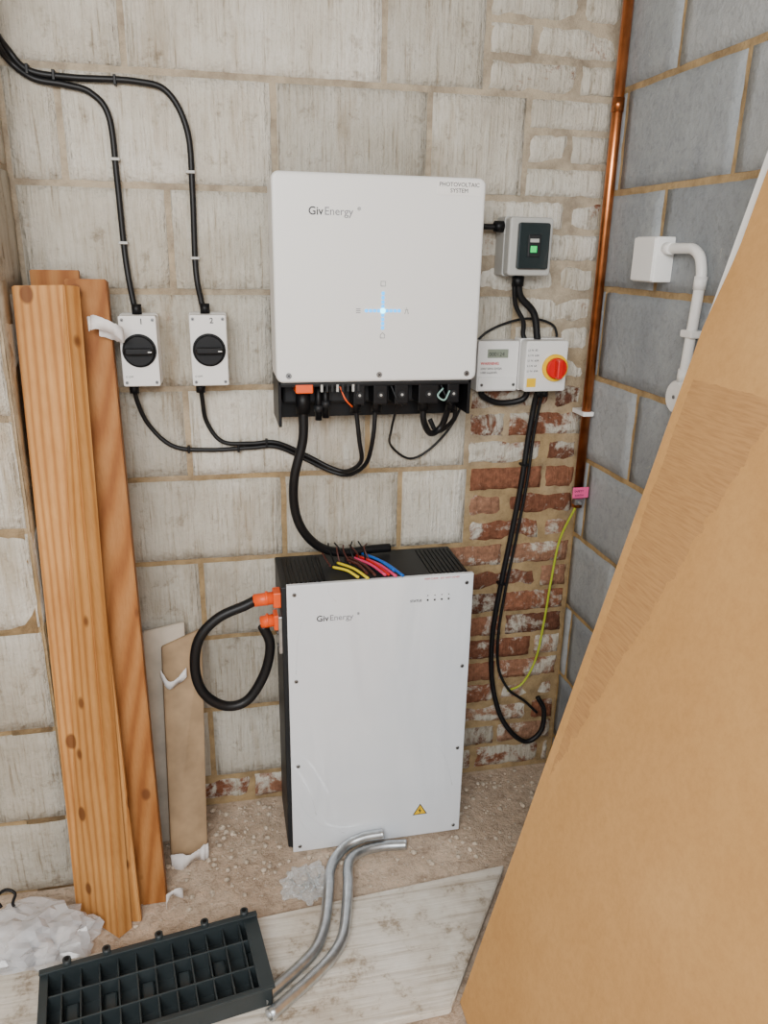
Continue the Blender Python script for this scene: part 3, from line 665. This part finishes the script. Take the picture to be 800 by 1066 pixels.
for i,(x,y,s) in enumerate(((-1.51,-.41,.040),(-1.445,-.40,.036),(-1.38,-.42,.028),(-1.47,-.46,.028),(-1.42,-.45,.024),(-1.54,-.43,.026))): blob("packing_lump",(x,y,.004),(s,s,s),M['lump' if i%2 else 'paper'],g,.35,2,i,3)
tube("bag_tie",[(-1.52,-.38,.10),(-1.53,-.37,.12),(-1.51,-.365,.135),(-1.49,-.37,.125),(-1.495,-.38,.105),(-1.48,-.39,.09)],.0035,M['black'],g)
g=group("hardware_bag",(-.81,-.36,.02))
blob("bag_skin",(-.815,-.35,.0),(.055,.05,.022),M['clear'],g,.5,3,8,4,ridge=True,smooth=False)
for i in range(16):
    a=random.uniform(0,pi); x=-.815+random.uniform(-.03,.03); y=-.35+random.uniform(-.03,.03)
    cyl("bolt",(x,y,.008),(x+.018*cos(a),y+.018*sin(a),.012),.0025,M['steel'],g,8)
r=.0135; z=.037
g=group("bent_metal_conduit",(-.75,-.45,.03))
tube("pipe",[(-.535,-.275,.015),(-.60,-.268,.015),(-.655,-.275,.015),(-.693,-.30,.017),(-.708,-.345,.024),(-.716,-.40,.036),(-.736,-.49,z),(-.755,-.555,z),(-.79,-.605,z),(-.85,-.655,z),(-.935,-.715,z)],r,M['steel'],g,seg=18,wall=True)
g=group("bent_metal_conduit",(-.8,-.45,.03))
tube("pipe",[(-.595,-.254,.043),(-.65,-.254,.040),(-.698,-.264,.030),(-.737,-.30,.020),(-.755,-.345,.024),(-.765,-.40,.036),(-.785,-.49,z),(-.80,-.535,z),(-.825,-.58,z),(-.87,-.62,z),(-.945,-.675,z)],r,M['steel'],g,seg=18,wall=True)
g=group("wire_offcuts",(-.64,-.15,.8))
T0=.795
for (xa,ya,xb,yb,m) in ((-.715,-.16,-.665,-.232,'wyel'),(-.700,-.13,-.642,-.238,'wyel'),(-.675,-.12,-.640,-.215,'brown'),(-.667,-.10,-.622,-.225,'brown'),(-.655,-.11,-.598,-.232,'wpink'),(-.645,-.09,-.588,-.225,'red'),(-.635,-.10,-.572,-.235,'wpink'),(-.618,-.095,-.556,-.242,'blue'),(-.628,-.085,-.570,-.21,'blue')):
    k=random.uniform(0,.004); tube("wire",[(xa,ya,T0+k),((xa+xb)/2+.004,(ya+yb)/2,T0+.004+k),(xb,yb,T0+k)],.0035,M[m],g,seg=8)
for i in range(9):
    x=-.72+i*.013; tube("wire_tail",[(x,-.15+.01*(i%3),T0),(x-.012+.004*(i%4),-.11,T0+.015+.006*(i%3)),(x-.02+.01*(i%3),-.085,T0+.03+.008*(i%2))],.002,M['rubber' if i%2 else 'brown'],g,seg=6)

# ------------------------------------------------------------------ light
w=bpy.data.worlds.new("sky"); S.world=w; w.use_nodes=True; bg=w.node_tree.nodes['Background']; bg.inputs[0].default_value=(.91,.955,1,1); bg.inputs[1].default_value=1.7
def area(name,loc,target,sx,sy,e,col=(1,1,1)):
    l=bpy.data.lights.new(name,'AREA'); l.shape='RECTANGLE'; l.size=sx; l.size_y=sy; l.energy=e; l.color=col
    o=bpy.data.objects.new(name,l); o.location=loc; o.rotation_euler=(Vector(target)-Vector(loc)).to_track_quat('-Z','Y').to_euler(); COL.objects.link(o); return o
area("daylight_opening",(-1.45,-2.7,2.2),(-.75,0,.6),1.6,.8,82,(1,1,.985))

# ------------------------------------------------------------------ camera (measured from the photo)
yaw,pit,rol,f=.21609,.32764,.01795,797.576
F=Vector((sin(yaw)*cos(pit),cos(yaw)*cos(pit),-sin(pit))); R=Vector((cos(yaw),-sin(yaw),0)); U=R.cross(F)
R,U=cos(rol)*R+sin(rol)*U,-sin(rol)*R+cos(rol)*U
cd=bpy.data.cameras.new("camera"); co=bpy.data.objects.new("camera",cd); COL.objects.link(co)
mt=Matrix((R,U,-F)).transposed().to_4x4(); mt.translation=(-.97078,-1.90196,1.54144); co.matrix_world=mt
cd.sensor_fit='VERTICAL'; cd.sensor_height=24; cd.lens=f/1066*24; cd.clip_start=.02
S.camera=co
